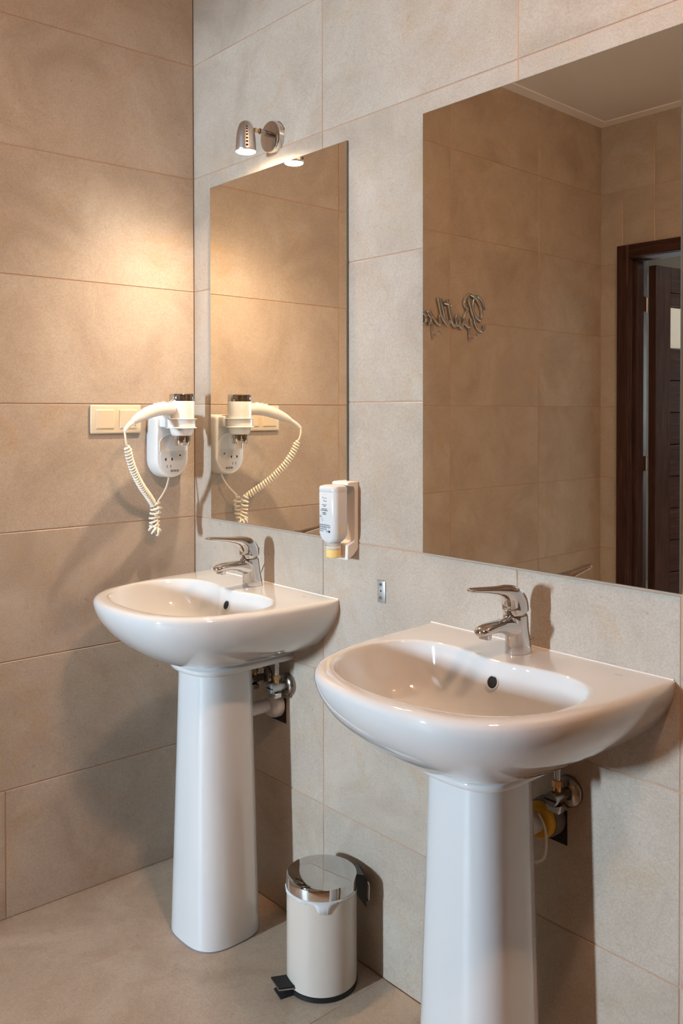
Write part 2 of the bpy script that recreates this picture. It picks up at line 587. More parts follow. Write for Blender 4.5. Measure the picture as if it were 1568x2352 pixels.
# ------------------------------------------------------------------ pedestal sinks
def superD(hx, yb, yf, n, z, segs=72):
    yc, hy = (yb + yf) / 2, (yb - yf) / 2
    out = []
    for j in range(segs):
        a = 2 * math.pi * j / segs
        c, s = math.cos(a), math.sin(a)
        out.append(Vector((hx * math.copysign(abs(c) ** (2 / n), c), yc + hy * math.copysign(abs(s) ** (2 / n), s), z)))
    return out

RIM = 0.867
def sink(cx, label):
    root = empty('pedestal_sink', (cx, 0, 0))
    tag(root, label, 'sink', 'white pedestal sinks')
    NA, NW = 120, 41                       # points on the free arc and on the wall side
    half = [(0.284, 0.0), (0.2855, -0.047), (0.284, -0.113), (0.279, -0.180), (0.270, -0.246), (0.254, -0.312), (0.229, -0.369), (0.190, -0.4135), (0.138, -0.4445), (0.070, -0.461), (0.0, -0.4655)]
    arc = spline(half + [(-x, y) for x, y in half[-2::-1]], 10)
    O = resample(arc, NA)
    wallO = [Vector((-0.284 + 0.568 * i / (NW + 1), 0.0)) for i in range(1, NW + 1)]
    O = O + wallO
    nh = [(0.096, 0.0), (0.098, -0.10), (0.097, -0.18), (0.089, -0.232), (0.065, -0.259), (0.034, -0.269), (0.0, -0.272)]
    N = resample(spline(nh + [(-x, y) for x, y in nh[-2::-1]], 10), NA)
    N = N + [Vector((-0.100 + 0.200 * i / (NW + 1), 0.0)) for i in range(1, NW + 1)]
    bh = [(0.0, -0.134), (0.035, -0.132), (0.075, -0.122), (0.125, -0.118), (0.172, -0.127), (0.210, -0.152), (0.232, -0.192), (0.238, -0.240), (0.229, -0.297), (0.201, -0.352), (0.152, -0.395), (0.084, -0.420), (0.0, -0.428)]
    bl = spline(bh + [(-x, y) for x, y in bh[-2:0:-1]], 10, closed=True)
    C0 = Vector((0.0, -0.255))
    def hit(d):
        best = None
        for a, b in zip(bl, bl[1:] + bl[:1]):
            e = b - a
            den = d.x * e.y - d.y * e.x
            if abs(den) < 1e-12: continue
            r = a - C0
            t = (r.x * e.y - r.y * e.x) / den
            u = (r.x * d.y - r.y * d.x) / den
            if t > 0 and -1e-6 <= u <= 1 + 1e-6 and (best is None or t > best):
                best = t
        return C0 + d * best
    B = [hit((p - C0).normalized()) for p in O]
    n = len(O)
    wallw = [1.0 if p.y < -0.05 else max(0.0, -p.y / 0.05) for p in O]
    rings = []
    # bowl, from the drain outwards
    DC = Vector((0.0, -0.235))
    for k, d in ((0.105, .1335), (0.2, .1330), (0.35, .1305), (0.5, .1260), (0.62, .1190), (0.72, .1085), (0.80, .0950), (0.865, .0780), (0.915, .0575), (0.95, .0370), (0.975, .0205), (0.990, .0095), (1.0, .0036)):
        kk = 1 - k
        rings.append([Vector((*(B[i].lerp(DC, kk)), RIM - d)) for i in range(n)])
    for w, d in ((0.0018, .0014), (0.0045, .0004), (0.0085, .0)):
        rings.append([Vector((*(B[i] + (O[i] - B[i]).normalized() * w), RIM - d)) for i in range(n)])
    # rim and rounded outer edge
    for e, d in ((0.020, 0.0), (0.0125, 0.0006), (0.0075, .0022), (0.0035, .0052), (0.0010, .0095), (0.0, .0145)):
        r = []
        for i in range(n):
            ww = wallw[i]
            dirv = (B[i] - O[i])
            ee = min(e, dirv.length * 0.7)
            q = O[i] + dirv.normalized() * (ee if ww > 0 else ee)
            zz = RIM - d * (0.15 + 0.85 * ww)
            if O[i].y > -1e-6 and e <= 0.0018:
                q = Vector((O[i].x, 0.0))
            r.append(Vector((q.x, min(q.y, -0.0005), zz)))
        rings.append(r)
    # outside, down to the neck
    H, z0, ex = 0.150, RIM - 0.0145, 1.62
    for j in range(1, 19):
        s = math.sin(math.pi / 2 * j / 18)
        c = (1 - s ** ex) ** (1 / ex) if s < 1 else 0.0
        r = []
        for i in range(n):
            q = N[i].lerp(O[i], c)
            r.append(Vector((q.x, min(q.y, -0.0005), z0 - H * s)))
        rings.append(r)
    zn = z0 - H
    for kx, ky, dz in ((0.985, 0.990, 0.004), (0.995, 1.000, 0.0075), (1.045, 1.030, 0.0095), (1.055, 1.036, 0.0120), (1.050, 1.034, 0.0215), (1.030, 1.020, 0.0235), (0.93, 0.96, 0.0240)):
        rings.append([Vector((N[i].x * kx, min(N[i].y * ky, -0.0005), zn - dz)) for i in range(n)])
    zn -= 0.0115
    mb = MB().loft(rings, cap0=False, cap1=True)
    basin = mb.build('basin', 'ceramic', root, 60)
    # drain with chrome ring
    rg = MB().lathe([(0.031, 0.0), (0.031, 0.003), (0.026, 0.004), (0.021, 0.002), (0.021, -0.004)], (0, -0.235, RIM - 0.1345), (0, 0, 1), 40, cap0=False)
    rg.build('drain', 'chrome', basin)
    # overflow hole in the back of the bowl
    nv = Vector((0, -0.94, 0.34)).normalized()
    org = Vector((0.0, -0.1405, RIM - 0.040))
    mb = MB().lathe([(0.0132, -0.002), (0.0132, 0.0018), (0.0118, 0.0024), (0.0108, 0.0004)], org, nv, 28, cap0=False, cap1=False)
    mb.build('overflow_rim', 'ceramic', basin)
    mb = MB().lathe([(0.0112, -0.001), (0.0112, 0.0010)], org, nv, 28)
    mb.build('overflow_hole', 'dark', basin)
    # maker's mark and sealing bead on the wall side
    MB().box(0.195, 0.209, -0.046, -0.0435, RIM - 0.0006, RIM + 0.0004).build('printed_mark', 'greyink', basin, None)
    pts = [(-0.282 + 0.564 * i / 30, -0.001, RIM - 0.0005) for i in range(31)]
    MB().tube(pts, 0.0020, 8).build('silicone_bead', 'silicone', basin)
    # pedestal: shell open to the wall
    pr = []
    for k in range(15):
        t = k / 14
        zz = (zn - 0.012) * (1 - t)
        hx = 0.083 + (0.1045 - 0.083) * t ** 1.1
        yf = -0.2615 + (-0.280 + 0.2615) * t
        yb = -0.090 + (-0.078 + 0.090) * t
        r = superD(hx, yb, yf, 2.9, zz)
        pr.append([Vector((p.x, p.y, p.z)) for p in r])
    MB().loft(pr, True, True).build('pedestal', 'ceramic', root, 60)
    MB().loft([superD(0.1055, -0.077, -0.281, 2.9, 0.0), superD(0.1052, -0.0775, -0.2805, 2.9, 0.003)], True, True).build('floor_seal', 'greypvc', root)
    return root
SX1, SX2 = 0.377, 1.250
sink(SX1, 'white pedestal sink in the corner, below the hair dryer and wall spotlight')
sink(SX2, 'white pedestal sink in the foreground at the right, nearest the camera')

# ------------------------------------------------------------------ faucets
def ell_ring(c, ax, up, rw, rh, segs=28):
    return [Vector(c) + Vector(ax) * (rw * math.cos(2 * math.pi * j / segs)) + Vector(up) * (rh * math.sin(2 * math.pi * j / segs)) for j in range(segs)]

def sections(mb, rows, segs=28):
    """rows: (y, z, half width x, half thickness); the sections stand square to the path"""
    rings = []
    for i, (y, z, rw, rh) in enumerate(rows):
        a = rows[max(i - 1, 0)]
        b = rows[min(i + 1, len(rows) - 1)]
        t = Vector((0, b[0] - a[0], b[1] - a[1])).normalized()
        up = Vector((0, -t.z, t.y))
        rings.append(ell_ring((0, y, z), (1, 0, 0), up, rw, rh, segs))
    mb.loft(rings)
    return mb

def dense(rows, n=5):
    return [tuple(p) for p in spline4(rows, n)]
def spline4(rows, n):
    out = []
    m = len(rows)
    for i in range(m - 1):
        a, b, c, d = rows[max(i - 1, 0)], rows[i], rows[i + 1], rows[min(i + 2, m - 1)]
        for k in range(n):
            t = k / n
            out.append([0.5 * (2 * b[q] + (c[q] - a[q]) * t + (2 * a[q] - 5 * b[q] + 4 * c[q] - d[q]) * t * t + (3 * b[q] - a[q] - 3 * c[q] + d[q]) * t ** 3) for q in range(4)])
    out.append(list(rows[-1]))
    return out

def faucet(cx, label, rod, lever_up=0.0):
    root = empty('faucet', (cx, 0, RIM))
    tag(root, label, 'faucet', 'chrome single-lever faucets')
    mb = MB()
    col = []
    for z, y, rx, ry in ((0.0005, -0.0560, 0.0235, 0.0285), (0.002, -0.0560, 0.0240, 0.0290), (0.015, -0.0570, 0.0232, 0.0270), (0.035, -0.0600, 0.0225, 0.0255), (0.055, -0.0635, 0.0225, 0.0255), (0.066, -0.0655, 0.0228, 0.0262), (0.073, -0.0660, 0.0222, 0.0258), (0.0745, -0.0660, 0.0200, 0.0240)):
        col.append(ell_ring((0, y, z), (1, 0, 0), (0, 1, 0), rx, ry, 36))
    mb.loft(col)
    sp = [(-0.050, 0.045, 0.0205, 0.0180), (-0.080, 0.0515, 0.0205, 0.0185), (-0.105, 0.0575, 0.0190, 0.0140), (-0.130, 0.0600, 0.0178, 0.0112), (-0.152, 0.0595, 0.0172, 0.0105), (-0.166, 0.0575, 0.0155, 0.0095), (-0.174, 0.0555, 0.0110, 0.0070), (-0.1775, 0.0545, 0.0030, 0.0020)]
    sections(mb, dense(sp, 5), 28)
    body = mb.build('body', 'chrome', root, 50)
    ax = Vector((0, -0.22, -0.97)).normalized()
    mb = MB().lathe([(0.0120, -0.004), (0.0120, 0.0065), (0.0112, 0.0085), (0.0095, 0.0088), (0.0092, 0.0060)], (0, -0.1555, 0.0500), ax, 28)
    mb.build('aerator', 'chrome', root)
    # cartridge ring and lever
    mb = MB().lathe([(0.0205, 0.0), (0.0215, 0.002), (0.0215, 0.005), (0.0205, 0.0062)], (0, -0.0658, 0.0742), (0, -0.08, 1), 36)
    mb.build('cartridge_ring', 'oldchrome', root)
    u = lever_up
    hd = [(-0.0640, 0.0800, 0.0235, 0.0262), (-0.0655, 0.0860, 0.0238, 0.0275), (-0.0685, 0.0975, 0.0232, 0.0275), (-0.0785, 0.1110, 0.0212, 0.0225), (-0.0960, 0.1215 + u * .3, 0.0180, 0.0140), (-0.1180, 0.1265 + u * .6, 0.0150, 0.0092), (-0.1450, 0.1310 + u, 0.0132, 0.0068), (-0.1750, 0.1350 + u * .9, 0.0120, 0.0054), (-0.1930, 0.1372 + u * .6, 0.0102, 0.0046), (-0.2010, 0.1380 + u * .5, 0.0060, 0.0028), (-0.2030, 0.1382 + u * .5, 0.0010, 0.0006)]
    mb = MB()
    sections(mb, dense(hd, 5), 28)
    mb.build('lever', 'chrome', root, 60)
    mb = MB().lathe([(0.0032, -0.001), (0.0032, 0.001)], (0, -0.0365, 0.097), (0, 1, 0.4), 14)
    mb.build('temperature_mark', 'ink', root)
    # pop-up rod behind the body
    if rod == 'long':
        a, b = Vector((0.000, -0.0300, 0.028)), Vector((0.006, -0.0085, 0.078))
        mb = MB().tube([Vector((0, -0.034, 0.0)), a, b], 0.0016, 10)
        mb.lathe([(0.0008, -0.0015), (0.0026, 0), (0.0026, 0.002), (0.0008, 0.0035)], b, (b - a), 12)
    else:
        mb = MB().tube([Vector((0.0, -0.040, 0.016)), Vector((0.001, -0.014, 0.0185))], 0.0019, 10)
        mb.lathe([(0.001, -0.001), (0.0027, 0), (0.0027, 0.003), (0.001, 0.004)], (0.001, -0.015, 0.0185), (0, 1, 0.1), 12)
    mb.build('pop_up_rod', 'chrome', root)
    return root
faucet(SX1 - 0.002, 'chrome single-lever faucet on the corner sink, with a raised thin rod behind', 'long', 0.0)
faucet(SX2 - 0.005, 'chrome single-lever faucet on the foreground sink, below the right mirror', 'short', 0.0)

# ------------------------------------------------------------------ wall spotlight
def spotlight():
    lx, ly, lz = 0.393, -0.0866, 2.007
    root = empty('wall_spotlight', (lx, 0, lz))
    tag(root, 'lit chrome wall spotlight with bell-shaped shade above the corner mirror', 'wall lamp')
    base = MB().lathe([(0.0415, 0.0), (0.0415, 0.014), (0.0400, 0.0175), (0.037, 0.0185)], (0.012, -0.0008, 0.052), (0, -1, 0), 56).build('base', 'chrome', root, 40)
    for ang in (20, 200):
        a = math.radians(ang)
        d = Vector((math.cos(a), 0, math.sin(a)))
        MB().lathe([(0.0042, 0), (0.0042, 0.0015), (0.002, 0.0022)], Vector((0.012, -0.0095, 0.052)) + d * 0.0412, d, 14).build('screw', 'brass', base)
    mb = MB()
    mb.tube([(0.012, -0.018, 0.058), (0.010, -0.050, 0.060)], 0.0075, 16)
    mb.tube([(0.010, -0.050, 0.060), (0.006, -0.066, 0.061)], 0.0052, 14)
    mb.build('arm', 'oldchrome', root)
    mb = MB()
    mb.lathe([(0.0045, -0.006), (0.0062, -0.003), (0.0062, 0.003), (0.0045, 0.006)], (0.007, -0.061, 0.0605), (1, 0, 0), 16)
    mb.build('pivot', 'brass', root)
    prof = [(0.0268, 0.002), (0.0268, 0.006), (0.0262, 0.020), (0.0250, 0.036), (0.0230, 0.052), (0.0205, 0.063), (0.0165, 0.0725), (0.0110, 0.0785), (0.0050, 0.0812), (0.0001, 0.0818)]
    inner = [(0.0001, 0.070), (0.018, 0.055), (0.0235, 0.030), (0.0252, 0.004)]
    shade = MB().lathe(prof[::-1] + [(0.0258, 0.0010)] + inner[::-1], (0, ly, 0), (0, 0, 1), 48).build('shade', 'satin', root, 50)
    cd = Vector((2.2755 - lx, -1.4225 - ly, 0)).normalized()
    ca = math.atan2(cd.y, cd.x) + math.radians(7)
    for i, h in enumerate((0.012, 0.021, 0.030, 0.039, 0.047, 0.0545, 0.061)):
        r = 0.0268 - 0.0006 - (0.0263 - 0.0205) * max(0, (h - 0.012) / 0.051) ** 1.6
        d = Vector((math.cos(ca), math.sin(ca), 0.10 + h * 2)).normalized()
        p = Vector((math.cos(ca) * r, ly + math.sin(ca) * r, h))
        MB().lathe([(0.0032 - i * 0.0002, -0.001), (0.0032 - i * 0.0002, 0.0012)], p, d, 12).build('vent_hole', 'dark', shade)
    MB().lathe([(0.0250, 0.002), (0.0250, 0.0), (0.0235, -0.0016), (0.0001, -0.0022)], (0, ly, 0.0012), (0, 0, 1), 36).build('bulb', 'bulb', root)
    sl = bpy.data.lights.new('spot_beam', 'SPOT')
    sl.energy = SPOT_W
    sl.color = SPOT_COL
    sl.spot_size = math.radians(136)
    sl.spot_blend = 1.0
    sl.shadow_soft_size = 0.020
    so = bpy.data.objects.new('spot_beam', sl)
    COL.objects.link(so)
    so.parent = root
    so.location = (0, ly, -0.006)
    so.rotation_euler = (math.radians(0), math.radians(10), 0)
    return root
spotlight()

# ------------------------------------------------------------------ ceiling light (lights the room from above the camera side)
def ceiling_light(x, y):
    root = empty('ceiling_light', (x, y, ZC))
    tag(root, 'ceiling light with three aimed chrome spot heads on a white plate', 'ceiling light')
    MB().lathe([(0.11, 0.0), (0.11, -0.018), (0.10, -0.024)], (0, 0, -0.0005), (0, 0, 1), 40).build('base', 'white_plastic', root)
    for ang, aim in ((165, (-0.79, -0.40, -0.46)), (95, (-0.52, 0.06, -0.85)), (235, (-0.36, -0.36, -0.86))):
        a = math.radians(ang)
        p = Vector((math.cos(a) * 0.075, math.sin(a) * 0.075, -0.055))
        d = Vector(aim).normalized()
        MB().tube([(p.x, p.y, -0.022), p], 0.006, 12).build('arm', 'satin', root)
        MB().lathe([(0.006, -0.034), (0.020, -0.030), (0.027, -0.010), (0.028, 0.016), (0.0262, 0.016), (0.0262, 0.004)], p, d, 28, True, False).build('lamp_head', 'satin', root)
        MB().lathe([(0.0258, 0.010), (0.0254, 0.012), (0.0001, 0.0125)], p, d, 28).build('bulb', 'ceil_bulb', root)
    return root
ceiling_light(2.20, -0.70)

# ------------------------------------------------------------------ light switch on the left wall
def on_left(Y, off=0.0):
    """point on the left wall at distance Y from the corner"""
    return Vector((math.sin(AL) * Y + math.cos(AL) * off, -math.cos(AL) * Y + math.sin(AL) * off, 0))
LROT = math.pi / 2 + AL      # local x to the corner, local -y into the room

def light_switch():
    p = on_left(0.2577)
    root = empty('light_switch', (p.x, p.y, 1.3095), LROT)
    tag(root, 'cream double rocker light switch left of the hair dryer', 'light switch')
    hw, hh = 0.0765, 0.0408
    MB().box(-hw, hw, -0.010, -0.0005, -hh, hh, b=0.0045, seg=3).build('frame', 'cream', root, 40)
    for s in (-1, 1):
        c = s * 0.0355
        MB().box(c - 0.0285, c + 0.0285, -0.0112, -0.006, -0.0285, 0.0285, b=0.002, seg=2).build('rocker_surround', 'cream', root, 40)
        rk = MB()
        bw = 0.0265
        rk.add([(c - bw, -0.0112, -bw), (c + bw, -0.0112, -bw), (c + bw, -0.0112, bw), (c - bw, -0.0112, bw),
                (c - bw + .002, -0.0128, -bw + .002), (c + bw - .002, -0.0128, -bw + .002), (c + bw - .002, -0.0152, bw - .002), (c - bw + .002, -0.0152, bw - .002)],
               [(4, 5, 6, 7), (0, 1, 5, 4), (1, 2, 6, 5), (2, 3, 7, 6), (3, 0, 4, 7)])
        rocker = rk.build('rocker', 'cream', root, None)
        if s > 0:
            MB().tube([(c + 0.0175, -0.0134, -0.021), (c + 0.0175, -0.0137, -0.0165), (c + 0.0215, -0.0138, -0.0165), (c + 0.0215, -0.0134, -0.021)], 0.0005, 6).build('printed_symbol', 'greyink', rocker)
    return root
light_switch()

# ------------------------------------------------------------------ hair dryer and its wall holder
HY = 0.105
def dryer_holder():
    p = on_left(HY)
    root = empty('hair_dryer_holder', (p.x, p.y, 1.137), LROT)
    tag(root, 'white rounded wall holder with shaver socket carrying the hair dryer', 'hair dryer holder')
    w, h, d = 0.0545, 0.186, 0.056
    def outline(w, z0, z1, n=20):
        pts = []
        for k in range(n + 1):                     # round bottom
            a = math.pi + math.pi * k / n
            pts.append((w * math.cos(a), z0 + w * 1.05 + w * 1.05 * math.sin(a)))
        r = 0.012
        for k in range(7):
            a = math.pi / 2 * k / 6
            pts.append((w - r + r * math.cos(a), z1 - r + r * math.sin(a)))
        for k in range(7):
            a = math.pi / 2 + math.pi / 2 * k / 6
            pts.append((-w + r + r * math.cos(a), z1 - r + r * math.sin(a)))
        return pts
    mb = MB()
    rings = []
    for y, e in ((-0.0005, 0.0), (-0.040, 0.0015), (-d + 0.006, 0.003), (-d + 0.0015, 0.005), (-d, 0.008)):
        rings.append([Vector((x, y, z)) for x, z in outline(w - e, e, h - e)])
    mb.loft(rings)
    body = mb.build('body', 'white_plastic', root, 45)
    # raised socket panel with a round bottom
    mb = MB()
    mb.loft([[Vector((x, y, z)) for x, z in outline(0.0425 - e, 0.0125 + e, 0.079 - e)] for y, e in ((-d + 0.001, 0), (-d - 0.001, 0.0004), (-d - 0.0016, 0.0012))])
    pan = mb.build('socket_panel', 'bottle', root, 40)
    # arched rim around the recess the nozzle hangs in
    arch = [(-0.0435, -d - 0.001, 0.080)] + [(-0.0435 * math.cos(math.pi * k / 16), -d - 0.001, 0.100 + 0.030 * math.sin(math.pi * k / 16)) for k in range(17)] + [(0.0435, -d - 0.001, 0.080)]
    MB().tube(arch, 0.0016, 8).build('recess_rim', 'white_plastic', root)
    y = -d - 0.0018
    def dot(name, x, z, w_, h_, mat='dark'):
        MB().box(x - w_ / 2, x + w_ / 2, y, y + 0.0008, z - h_ / 2, z + h_ / 2).build(name, mat, pan, None)
    for s in (-1, 1):
        mb = MB()
        c = -0.014 + s * 0.0092
        pts = [(c + s * 0.0048 * math.cos(a) - s * 0.001, 0.0560 + 0.0044 * math.sin(a)) for a in [math.pi / 2 - math.pi * k / 10 for k in range(11)]]
        mb.prism(pts, y, y + 0.0008, 'xz')
        mb.build('socket_slot', 'dark', pan, None)
    dot('socket_slot', -0.014, 0.0560, 0.004, 0.0045, 'holder')
    mb = MB().lathe([(0.0027, 0), (0.0027, 0.0008)], (0.0225, y + 0.0006, 0.0665), (0, -1, 0), 16)
    mb.build('indicator_light', 'dark', pan)
    for c in (-0.020, -0.008):
        dot('socket_mark', c, 0.0355, 0.0018, 0.0085, 'ink')
    dot('socket_mark', -0.014, 0.0355, 0.0012, 0.0012, 'greyink')
    for k in range(9):
        dot('printed_mark', -0.0085 + k * 0.0031, 0.0225, 0.0021, 0.0060, 'ink' if k % 3 else 'greyink')
    mb = MB()
    mb.prism([(0.016, 0.044), (0.029, 0.044), (0.0225, 0.057)], y + 0.0003, y + 0.0009, 'xz')
    mb.build('printed_mark', 'holder', pan, None)
    # shelf that carries the ring
    mb = MB()
    mb.box(-0.043, 0.043, -0.085, -0.002, 0.1485, 0.1805, b=0.006, seg=3)
    mb.build('bracket_arm', 'white_plastic', root, 45)
    c = (0, -0.105, 0)
    prof = [(r_, z_ + 0.0175) for r_, z_ in ((0.0372, 0.1285), (0.0435, 0.1285), (0.0445, 0.1298), (0.0435, 0.1311), (0.0398, 0.1322), (0.0398, 0.1528), (0.0435, 0.1540), (0.0445, 0.1553), (0.0435, 0.1566), (0.0372, 0.1566))]
    MB().lathe(prof, c, (0, 0, 1), 48, False, False).build('holder_ring', 'white_plastic', root, 40)
    MB().lathe([(0.0055, 0), (0.0055, 0.0018), (0.003, 0.003)], (-0.018, -0.055, 0.1835), (0, -1, 0.4), 16).build('screw_cover', 'white_plastic', root)
    return root
dryer_holder()

def hair_dryer():
    root = empty('hair_dryer', (0.1035, -0.1065, 1.2345))
    tag(root, 'white hair dryer with chrome cap and coiled cord hanging in its wall holder', 'hair dryer')
    # barrel (axis vertical, nozzle down)
    prof = [(0.0235, 0.0272), (0.0275, 0.0280), (0.0310, 0.0330), (0.0338, 0.0430), (0.0352, 0.0560), (0.0360, 0.095), (0.0365, 0.120), (0.0358, 0.126)]
    MB().lathe(prof, (0, 0, 0), (0, 0, 1), 48).build('barrel', 'white_plastic', root, 50)
    MB().lathe([(0.0215, 0.0), (0.0228, 0.001), (0.0242, 0.016), (0.0252, 0.0272), (0.0252, 0.0290)], (0, 0, 0), (0, 0, 1), 48).build('nozzle', 'chrome', root, 50)
    MB().lathe([(0.0352, 0.1245), (0.0358, 0.1262), (0.0358, 0.1440), (0.0350, 0.1462), (0.0300, 0.1475), (0.0120, 0.1492), (0.0001, 0.1495)], (0, 0, 0), (0, 0, 1), 48).build('end_cap', 'chrome', root, 50)
    # handle: sweeps away from the corner and droops
    hp = [(0.000, -0.018, 0.1020), (0.003, -0.055, 0.1040), (0.0085, -0.090, 0.1000), (0.0150, -0.120, 0.0915), (0.0230, -0.150, 0.0790), (0.0290, -0.170, 0.0690)]
    pts = spline(hp, 8)
    rads = []
    key = [0.0185, 0.0185, 0.0180, 0.0170, 0.0135, 0.0080]
    for i in range(len(pts)):
        t = i / (len(pts) - 1) * 5
        k = min(int(t), 4)
        rads.append(key[k] + (key[k + 1] - key[k]) * (t - k))
    MB().tube(pts, rads, 24).build('handle', 'white_plastic', root, 60)
    q = pts[-1]
    cp = spline([(0.0285, -0.168, 0.0700), (0.0345, -0.186, 0.0590), (0.0400, -0.1985, 0.0480), (0.0420, -0.2010, 0.0420)], 6)
    MB().tube(cp, [0.0078 - 0.0038 * i / (len(cp) - 1) for i in range(len(cp))], 14).build('cord_sleeve', 'white_plastic', root, 60)
    for k in range(3):
        b = Vector((0.0045 + 0.003 * k, -0.062 - 0.014 * k, 0.1225 - 0.0024 * k))
        MB().box(-0.005, 0.005, -0.0045, 0.0045, -0.002, 0.002, b=0.001, seg=1).xf(Matrix.Translation(b)).build('speed_button', 'white_plastic', root)
    # cord
    L0 = Vector(root.location)
    def W(x, y, z): return Vector((x, y, z)) - L0
    wr = 0.0030
    kr = 0.0034
    def helix(path, rad, turns, step=14, phase=0.0):
        P = resample(path, int(turns * step) + 1)
        out = []
        t = (P[1] - P[0]).normalized()
        u = t.orthogonal().normalized()
        for i, c in enumerate(P):
            t = (P[min(i + 1, len(P) - 1)] - P[max(i - 1, 0)]).normalized()
            u = (u - t * u.dot(t)).normalized()
            w = t.cross(u)
            a = phase + 2 * math.pi * i / step
            rr = rad * min(1.0, i / step + 0.15, (len(P) - 1 - i) / step + 0.15)
            out.append(c + (u * math.cos(a) + w * math.sin(a)) * rr)
        return out
    straight = spline([W(0.1455, -0.3075, 1.2790), W(0.1470, -0.3065, 1.262), W(0.1440, -0.3020, 1.2440), W(0.1420, -0.2985, 1.2400)], 6)
    MB().tube(straight, 0.0026, 10).build('cord', 'cord_plastic', root, 60)
    coil = spline([W(0.1420, -0.2985, 1.2400), W(0.1340, -0.2870, 1.205), W(0.1190, -0.2650, 1.165), W(0.0970, -0.2320, 1.125), W(0.0720, -0.1960, 1.092), W(0.0500, -0.1690, 1.068)], 10)
    MB().tube(helix(coil, 0.0080, 27), wr, 8).build('coiled_cord', 'cord_plastic', root, 60)
    # knotted lower coils
    k1 = spline([W(0.0480, -0.1665, 1.073), W(0.0470, -0.1630, 1.050), W(0.0420, -0.1650, 1.028), W(0.0400, -0.1620, 1.008), W(0.0400, -0.1540, 0.990)], 8)
    MB().tube(helix(k1, 0.0100, 7), kr, 8).build('coiled_cord', 'cord_plastic', root, 60)
    k2 = spline([W(0.0330, -0.1440, 1.072), W(0.0330, -0.1460, 1.050), W(0.0310, -0.1500, 1.028), W(0.0330, -0.1520, 1.006), W(0.0380, -0.1500, 0.992)], 8)
    MB().tube(helix(k2, 0.0100, 6, phase=1.3), kr, 8).build('coiled_cord', 'cord_plastic', root, 60)
    k3 = spline([W(0.0360, -0.1710, 1.004), W(0.0420, -0.1640, 0.992), W(0.0440, -0.1550, 0.986), W(0.0400, -0.1440, 0.990)], 8)
    MB().tube(helix(k3, 0.0105, 4, phase=0.4), kr, 8).build('coiled_cord', 'cord_plastic', root, 60)
    tail = spline([W(0.0330, -0.1440, 1.072), W(0.0290, -0.1290, 1.087), W(0.0230, -0.1120, 1.108), W(0.0180, -0.1010, 1.130), W(0.0165, -0.0990, 1.1390)], 6)
    MB().tube(tail, 0.0027, 10).build('cord', 'cord_plastic', root, 60)
    return root
hair_dryer()

# ------------------------------------------------------------------ soap bottle in its wall holder
SXC = 0.7035
def rrect(hx, hy, r, n=6):
    pts = []
    for cx_, cy_, a0 in ((hx - r, hy - r, 0), (-hx + r, hy - r, 90), (-hx + r, -hy + r, 180), (hx - r, -hy + r, 270)):
        for k in range(n + 1):
            a = math.radians(a0 + 90 * k / n)
            pts.append((cx_ + r * math.cos(a), cy_ + r * math.sin(a)))
    return pts

def soap_holder():
    root = empty('bottle_holder', (SXC, 0, 0.972))
    tag(root, 'white plastic wall bracket gripping the soap bottle between the mirrors', 'bottle holder')
    hw = 0.0285
    # side profile of the bracket (y, z)
    prof = [(-0.0006, 0.030), (-0.0006, 0.190), (-0.012, 0.1905), (-0.030, 0.190), (-0.036, 0.188), (-0.036, 0.182), (-0.016, 0.178), (-0.0125, 0.168), (-0.0125, 0.056), (-0.016, 0.048), (-0.034, 0.040), (-0.036, 0.036), (-0.0360, 0.004), (-0.030, 0.006), (-0.016, 0.015), (-0.006, 0.024)]
    mb = MB().prism(prof, -hw, hw, 'yz')
    o = mb.build('bracket', 'holder', root, 30)
    bv = o.modifiers.new('edge', 'BEVEL')
    bv.width = 0.0018
    bv.segments = 2
    bv.limit_method = 'ANGLE'
    # collar under the bottle
    mb = MB()
    mb.loft([[Vector((x, y - 0.0575, z)) for x, y in rrect(0.0215 + e, 0.0225 + e, 0.020)] for z, e in ((0.006, -0.0005), (0.035, 0.0), (0.0385, -0.002))])
    return root
soap_holder()

